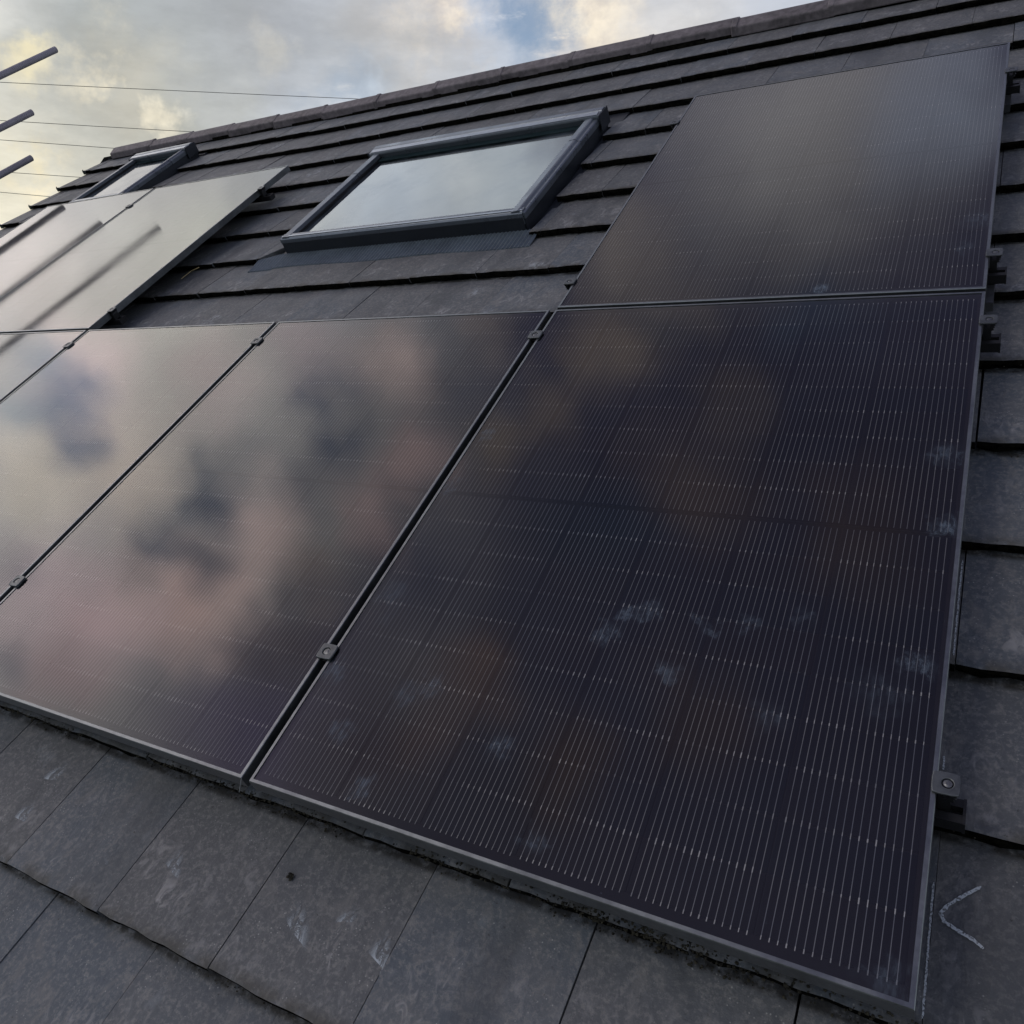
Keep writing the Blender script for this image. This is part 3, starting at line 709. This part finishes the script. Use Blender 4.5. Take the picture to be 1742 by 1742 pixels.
# ------------------------------------------------------------------ roof windows
def roof_window(rect, label, small=False):
    a, b_, c_, d2 = rect; W_, H_ = b_ - a, d2 - c_
    t_ = thing('roof_window', label, 'skylight', (a, c_, 0), 'skylights in the tiled roof')
    ZT, ZB = -.030, -.135
    fw = .060 if not small else .050
    def part(name, mb, mt=M_clad, bv=.003, parent=t_, **k):
        o = link(name, mb.mesh(name, mt), parent, **k)
        if bv: bev(o, bv, 2)
        return o
    gzs = ZT - .029
    # curb (sides down to the tiles) and stepped side cladding
    part('curb', MB().box(.004, .03, 0, H_, ZB, ZT - .022).box(W_ - .03, W_ - .004, 0, H_, ZB, ZT - .022).box(.03, W_ - .03, .004, .03, ZB, ZT - .022).box(.03, W_ - .03, H_ - .03, H_ - .004, ZB, ZT - .022), M_clad_dark)
    for sx in (0, 1):
        def X(p): return [(x if sx == 0 else W_ - x, z) for x, z in p]
        # lower length and upper length of the side cover, seam between them
        seam = H_ * .66
        for y0, y1, e in ((0.0, seam - .0015, 0), (seam + .0015, H_ - .07, .001)):
            part('side_cover', MB().prism(X([(0, ZT - .038), (0, ZT - .014 + e), (.006, ZT - .010 + e), (.018, ZT - .010 + e), (.022, ZT - .002 + e), (.030, ZT + e), (fw, ZT - .003 + e), (fw, ZT - .036), (.03, ZT - .038)]), y0, y1, 'y'), M_clad, .0015)
    # bottom cover and its dark front face
    part('bottom_cover', MB().prism([(-.004, ZT - .060), (-.004, ZT - .014), (.004, ZT - .006), (.036, ZT - .004), (.036, ZT - .03), (.02, ZT - .06)], .010, W_ - .010, 'x'), M_clad, .0015)
    part('front_face', MB().box(.006, W_ - .006, -.0035, -.0005, ZB + .02, ZT - .040) if False else MB().box(.012, W_ - .012, -.007, -.0045, ZB + .012, ZT - .030), M_clad_dark, 0)
    part('sash_rail', MB().prism([(.038, ZT - .04), (.038, ZT - .010), (.047, ZT - .013), (.054, ZT - .024), (.054, ZT - .04)], fw, W_ - fw, 'x'), M_clad, .001)
    part('upper_dark_band', MB().box(fw - .004, W_ - fw + .004, H_ - .150, H_ - .102, gzs - .004, gzs + .0035), M_band, 0)  # dark teal strip added over the glass below the hood
    # hood at the top
    part('top_cover', MB().prism([(H_ - .100, ZT - .036), (H_ - .108, ZT - .004), (H_ - .104, ZT + .006), (H_ - .066, ZT + .010), (H_ - .060, ZT + .005), (H_ - .052, ZT + .012), (H_ - .020, ZT + .012), (H_ - .004, ZT + .002), (H_, ZT - .05), (H_ - .02, ZT - .06)], -.006, W_ + .006, 'x'), M_clad, .002)
    part('hood_sheen', MB().prism([(H_ - .100, ZT + .0075), (H_ - .100, ZT + .0095), (H_ - .070, ZT + .0125), (H_ - .070, ZT + .0105)], .004, W_ - .004, 'x'), M_sheen, 0)  # pale strip painted as sky sheen on the hood's sloping face
    part('lower_sheen', MB().box(.014, W_ - .014, .006, .016, ZT - .0045, ZT - .0025), M_sheen, 0)  # pale strip painted as the bright edge of the bottom cover
    part('top_cover_end', MB().box(W_ + .0065, W_ + .012, H_ - .110, H_ + .002, ZT - .070, ZT + .008).box(-.012, -.0065, H_ - .110, H_ + .002, ZT - .070, ZT + .008), M_clad_dark, .003)
    # glass, gasket
    gz = ZT - .029
    gl = MB().quad((fw - .01, .045, gz), (W_ - fw + .01, .045, gz), (W_ - fw + .01, H_ - .05, gz), (fw - .01, H_ - .05, gz)).mesh('glass', M_glass_w)
    link('glass', gl, t_)
    link('gasket', MB().box(fw, fw + .007, .056, H_ - .10, gz + .0005, gz + .008).box(W_ - fw - .007, W_ - fw, .056, H_ - .10, gz + .0005, gz + .008).box(fw + .007, W_ - fw - .007, .056, .062, gz + .0005, gz + .008).mesh('gasket', M_rail), t_)
    # white blind / room below
    link('lining', MB().box(.03, W_ - .03, .03, H_ - .03, gz - .20, gz - .19).mesh('lining', M_room), t_)
    link('inner_frame', MB().box(.03, .05, .03, H_ - .03, gz - .19, gz - .004).box(W_ - .05, W_ - .03, .03, H_ - .03, gz - .19, gz - .004).mesh('inner_frame', M_room), t_)
    # side gutters and top flashing
    part('side_flashing', MB().box(-.045, -.001, -.02, H_ + .10, HT - .034, HT - .026).box(W_ + .001, W_ + .04, -.02, H_ + .10, HT - .034, HT - .026), M_clad_dark, 0)
    part('top_flashing', MB().box(-.05, W_ + .05, H_ + .001, H_ + .19, HT - .034, HT - .020), M_clad_dark, 0)
    # pleated apron
    ap_ = MB(); x0, x1 = -.15, W_ + .05; n = int((x1 - x0) / .009)
    lo, up = -.125, -.006
    for row in range(2):
        pass
    zl, zu = HT - STEP + .010, HT - .012
    pts = []
    for k in range(n + 1):
        x = x0 + (x1 - x0) * k / n; h = .0042 if k % 2 else 0
        y_l = lo + .008 * math.sin(x * 9) - (.01 if x < 0 else 0); yu = up if x > -.02 else up - .06 * (-.02 - x) / .18
        pts.append(((x, y_l, zl - .004 + h * .6), (x, y_l + .002, zl + h), (x, (y_l + yu) / 2, (zl + zu) / 2 + h - .002), (x, yu, zu + h)))
    for k in range(n):
        A, B_ = pts[k], pts[k + 1]
        for q in range(3): ap_.quad(A[q], B_[q], B_[q + 1], A[q + 1])
    me = ap_.mesh('apron', M_flash); o = link('apron', me, t_)
    return t_
roof_window(WIN1, 'wide grey framed skylight with pleated apron between the two groups of panels')
roof_window(WIN2, 'small narrow skylight near the left gable, just behind the upper left panels', True)

# ------------------------------------------------------------------ chalk marks on the tiles
def surf_z(v):
    j = math.floor((v - TE) / GAUGE); return HT - (v - TE - j * GAUGE) * STEP / GAUGE + .0022
def strip(pts, wd):
    mb = MB(); n = len(pts); L = []
    for i, (u, v) in enumerate(pts):
        a = Vector(pts[max(0, i - 1)]); b2 = Vector(pts[min(n - 1, i + 1)]); d = (b2 - a).normalized(); nn = Vector((-d.y, d.x)) * wd * (1 if 0 < i < n - 1 else .4) * rm.uniform(.7, 1.2) * .5
        L.append(((u + nn.x, v + nn.y, surf_z(v)), (u - nn.x, v - nn.y, surf_z(v))))
    for i in range(n - 1): mb.quad(L[i][0], L[i + 1][0], L[i + 1][1], L[i][1])
    return mb
#CHALK_BEGIN
CH_V = [(1.1969, 0.2350), (1.1762, 0.2144), (1.1572, 0.1927), (1.1494, 0.1783), (1.1546, 0.1682), (1.1724, 0.1601), (1.1904, 0.1541), (1.2033, 0.1457)]
CH_L = [[(1.1372, 0.2218), (1.1388, 0.1206), (1.1396, 0.0282)], [(1.1357, 0.4276), (1.1368, 0.4013)], [(1.1350, 0.8699), (1.1351, 0.7346), (1.1361, 0.6214)]]
LUMP = (0.1104, -0.0983)
SCUFFS = [(0.2606, -0.1478, -0.20, 0.70), (0.1898, -0.1903, 0.50, 1.00), (-0.1437, -0.1851, 0.30, 0.90), (-0.6385, -0.1111, -0.20, 0.90), (-0.3078, -0.2436, 0.20, 0.80), (0.3579, -0.1713, 0.20, 0.80), (-0.6188, -0.2079, 0.00, 0.80), (1.2169, 0.7595, 0.00, 0.80)]
#CHALK_END
m, t = mat('lime_scuff'); cr = objcoord(t); p = principled(t, (0.42, 0.46, 0.50), .95)
rad = t.ramp(t.vmath('LENGTH', t.vmath('MULTIPLY', cr, (1.0, .45, 0))), .004, .034, 1, 0)
t.l(t.math('MULTIPLY', rad, t.ramp(t.noise(t.vmath('MULTIPLY', cr, (1, .45, 1)), 60, 5, .65, .8), .40, .56)), p.inputs['Alpha']); M_scuff = m
def dens_pts(P, k=10):
    out = []
    for (a, b2), (c2, d2) in zip(P, P[1:]):
        for i in range(k): out.append((a + (c2 - a) * i / k + rm.uniform(-.0006, .0006), b2 + (d2 - b2) * i / k + rm.uniform(-.0006, .0006)))
    return out + [P[-1]]
link('chalk_mark', strip(dens_pts(CH_V, 6), .0050).mesh('chalk_mark', M_chalk), roof)
for P in CH_L: link('chalk_line', strip(dens_pts(P, 30), .0028).mesh('chalk_line', M_chalk), roof)

for (u, v, rz, sc) in SCUFFS:
    o = link('lime_scuff', MB().quad((-.032, -.07, 0), (.032, -.07, 0), (.032, .07, -.007), (-.032, .07, -.007)).mesh('lime_scuff', M_scuff), roof, (u, v, surf_z(v) + .0006))
    o.scale = (sc, sc, 1); o.rotation_euler = (0, 0, rz)
# little lump of moss and a bent straw
lump = MB(); rl = random.Random(2)
for k in range(7): clump(lump, (rl.uniform(-.004, .004), rl.uniform(-.004, .004), .002), .0042, rl)
link('moss_clump', lump.mesh('moss_clump', M_moss), None, mat4=RW @ Matrix.Translation((LUMP[0], LUMP[1], surf_z(LUMP[1]))), label='small dark moss clump lying alone on a bare tile below the panels', category='moss')
sw = MB(); sw.tube((0, 0, 0), (.035, .05, .012), .0022, seg=6); sw.tube((.035, .05, .012), (.11, .045, .03), .0022, seg=6)
link('straw_stem', sw.mesh('straw_stem', M_straw), None, mat4=RW @ Matrix.Translation((-2.345, 2.235, HT - .005)), label='bent yellow straw stem poking out beneath the upper left panel edge', category='straw')
link('cable_tag', MB().box(-.008, .008, -.006, .008, -.008, .008).mesh('cable_tag', M_pole), None, mat4=RW @ Matrix.Translation((1.196, 2.985, -.045)), label='small pale plastic block beside the topmost rail end at the right', category='connector')
tw = MB(); tw.tube((0, 0, 0), (.004, -.022, -.012), .0006, seg=5)
link('wire_sliver', tw.mesh('wire_sliver', M_steel), None, mat4=RW @ Matrix.Translation((-.020, .001, -.001)), label='thin metal sliver at the lower corner between the two nearest panels', category='wire')

# ------------------------------------------------------------------ scaffold tubes and overhead wires
for (p, dd, ln, lab) in (((-5.186, 4.454, .755), (.050, .999, -.019), 4.6, 'highest of the three grey scaffold tubes sticking in from the left'),
                     ((-5.233, 3.998, .463), (.051, .998, -.031), 4.4, 'middle of the three grey scaffold tubes sticking in from the left'),
                     ((-5.238, 3.778, .203), (.051, .998, -.024), 4.3, 'lowest of the three grey scaffold tubes, just above the gable edge')):
    P0 = Vector(p); P1 = P0 - Vector(dd) * ln; rr = .0242
    mb = MB(); q = (P1 - P0).to_track_quat('Z', 'Y'); seg = 20; rings = []
    t_ = thing('scaffold_tube', lab, 'scaffold tube', P0, 'scaffold tubes')
    V = P1 - P0; mb.tube((0, 0, 0), V, rr, seg=seg, cap=False)
    me = mb.mesh('tube', M_pole, True); link('tube', me, t_)
    iv = V.normalized() * .12
    mi = MB(); mi.tube((0, 0, 0), iv, rr - .004, seg=seg, cap=False); mi.tube(iv, iv * 1.02, rr - .004, seg=seg)
    k0 = len(mi.v); 
    for r2 in (rr, rr - .004):
        for k in range(seg):
            a = 2 * math.pi * k / seg; mi.v.append(tuple(q @ Vector((r2 * math.cos(a), r2 * math.sin(a), 0))))
    for k in range(seg): j = (k + 1) % seg; mi.f.append((k0 + k, k0 + j, k0 + seg + j, k0 + seg + k))
    link('bore', mi.mesh('bore', M_clad_dark), t_)
WL = ['highest of the five thin overhead wires against the clouds', 'second highest of the five overhead wires', 'third overhead wire from the top, the middle one', 'fourth overhead wire from the top, between the tube tips', 'lowest of the five overhead wires, just above the gable edge']
for (p, hd), lab in zip((((-18.660, 10.741, 7.276), (0.752, 0.660)), ((-18.865, 10.803, 6.484), (0.700, 0.714)), ((-18.962, 10.829, 6.072), (0.635, 0.772)), ((-18.953, 11.126, 5.386), (0.611, 0.792)), ((-19.197, 10.883, 4.928), (0.462, 0.887))), WL):
    mb = MB(); P = Vector(p) + Vector((0, 0, LIFT)); h = Vector((*hd, 0))
    pts = [P + h * s - Vector((0, 0, -.00035 * (s - 4) ** 2 + .006)) for s in range(-26, 35, 4)]
    for a, b2 in zip(pts, pts[1:]): mb.tube(a, b2, .0065, seg=6, cap=False)
    link('overhead_wire', mb.mesh('overhead_wire', M_wirec), None, label=lab, category='wire', group='overhead wires')
print('objects', len(bpy.data.objects))
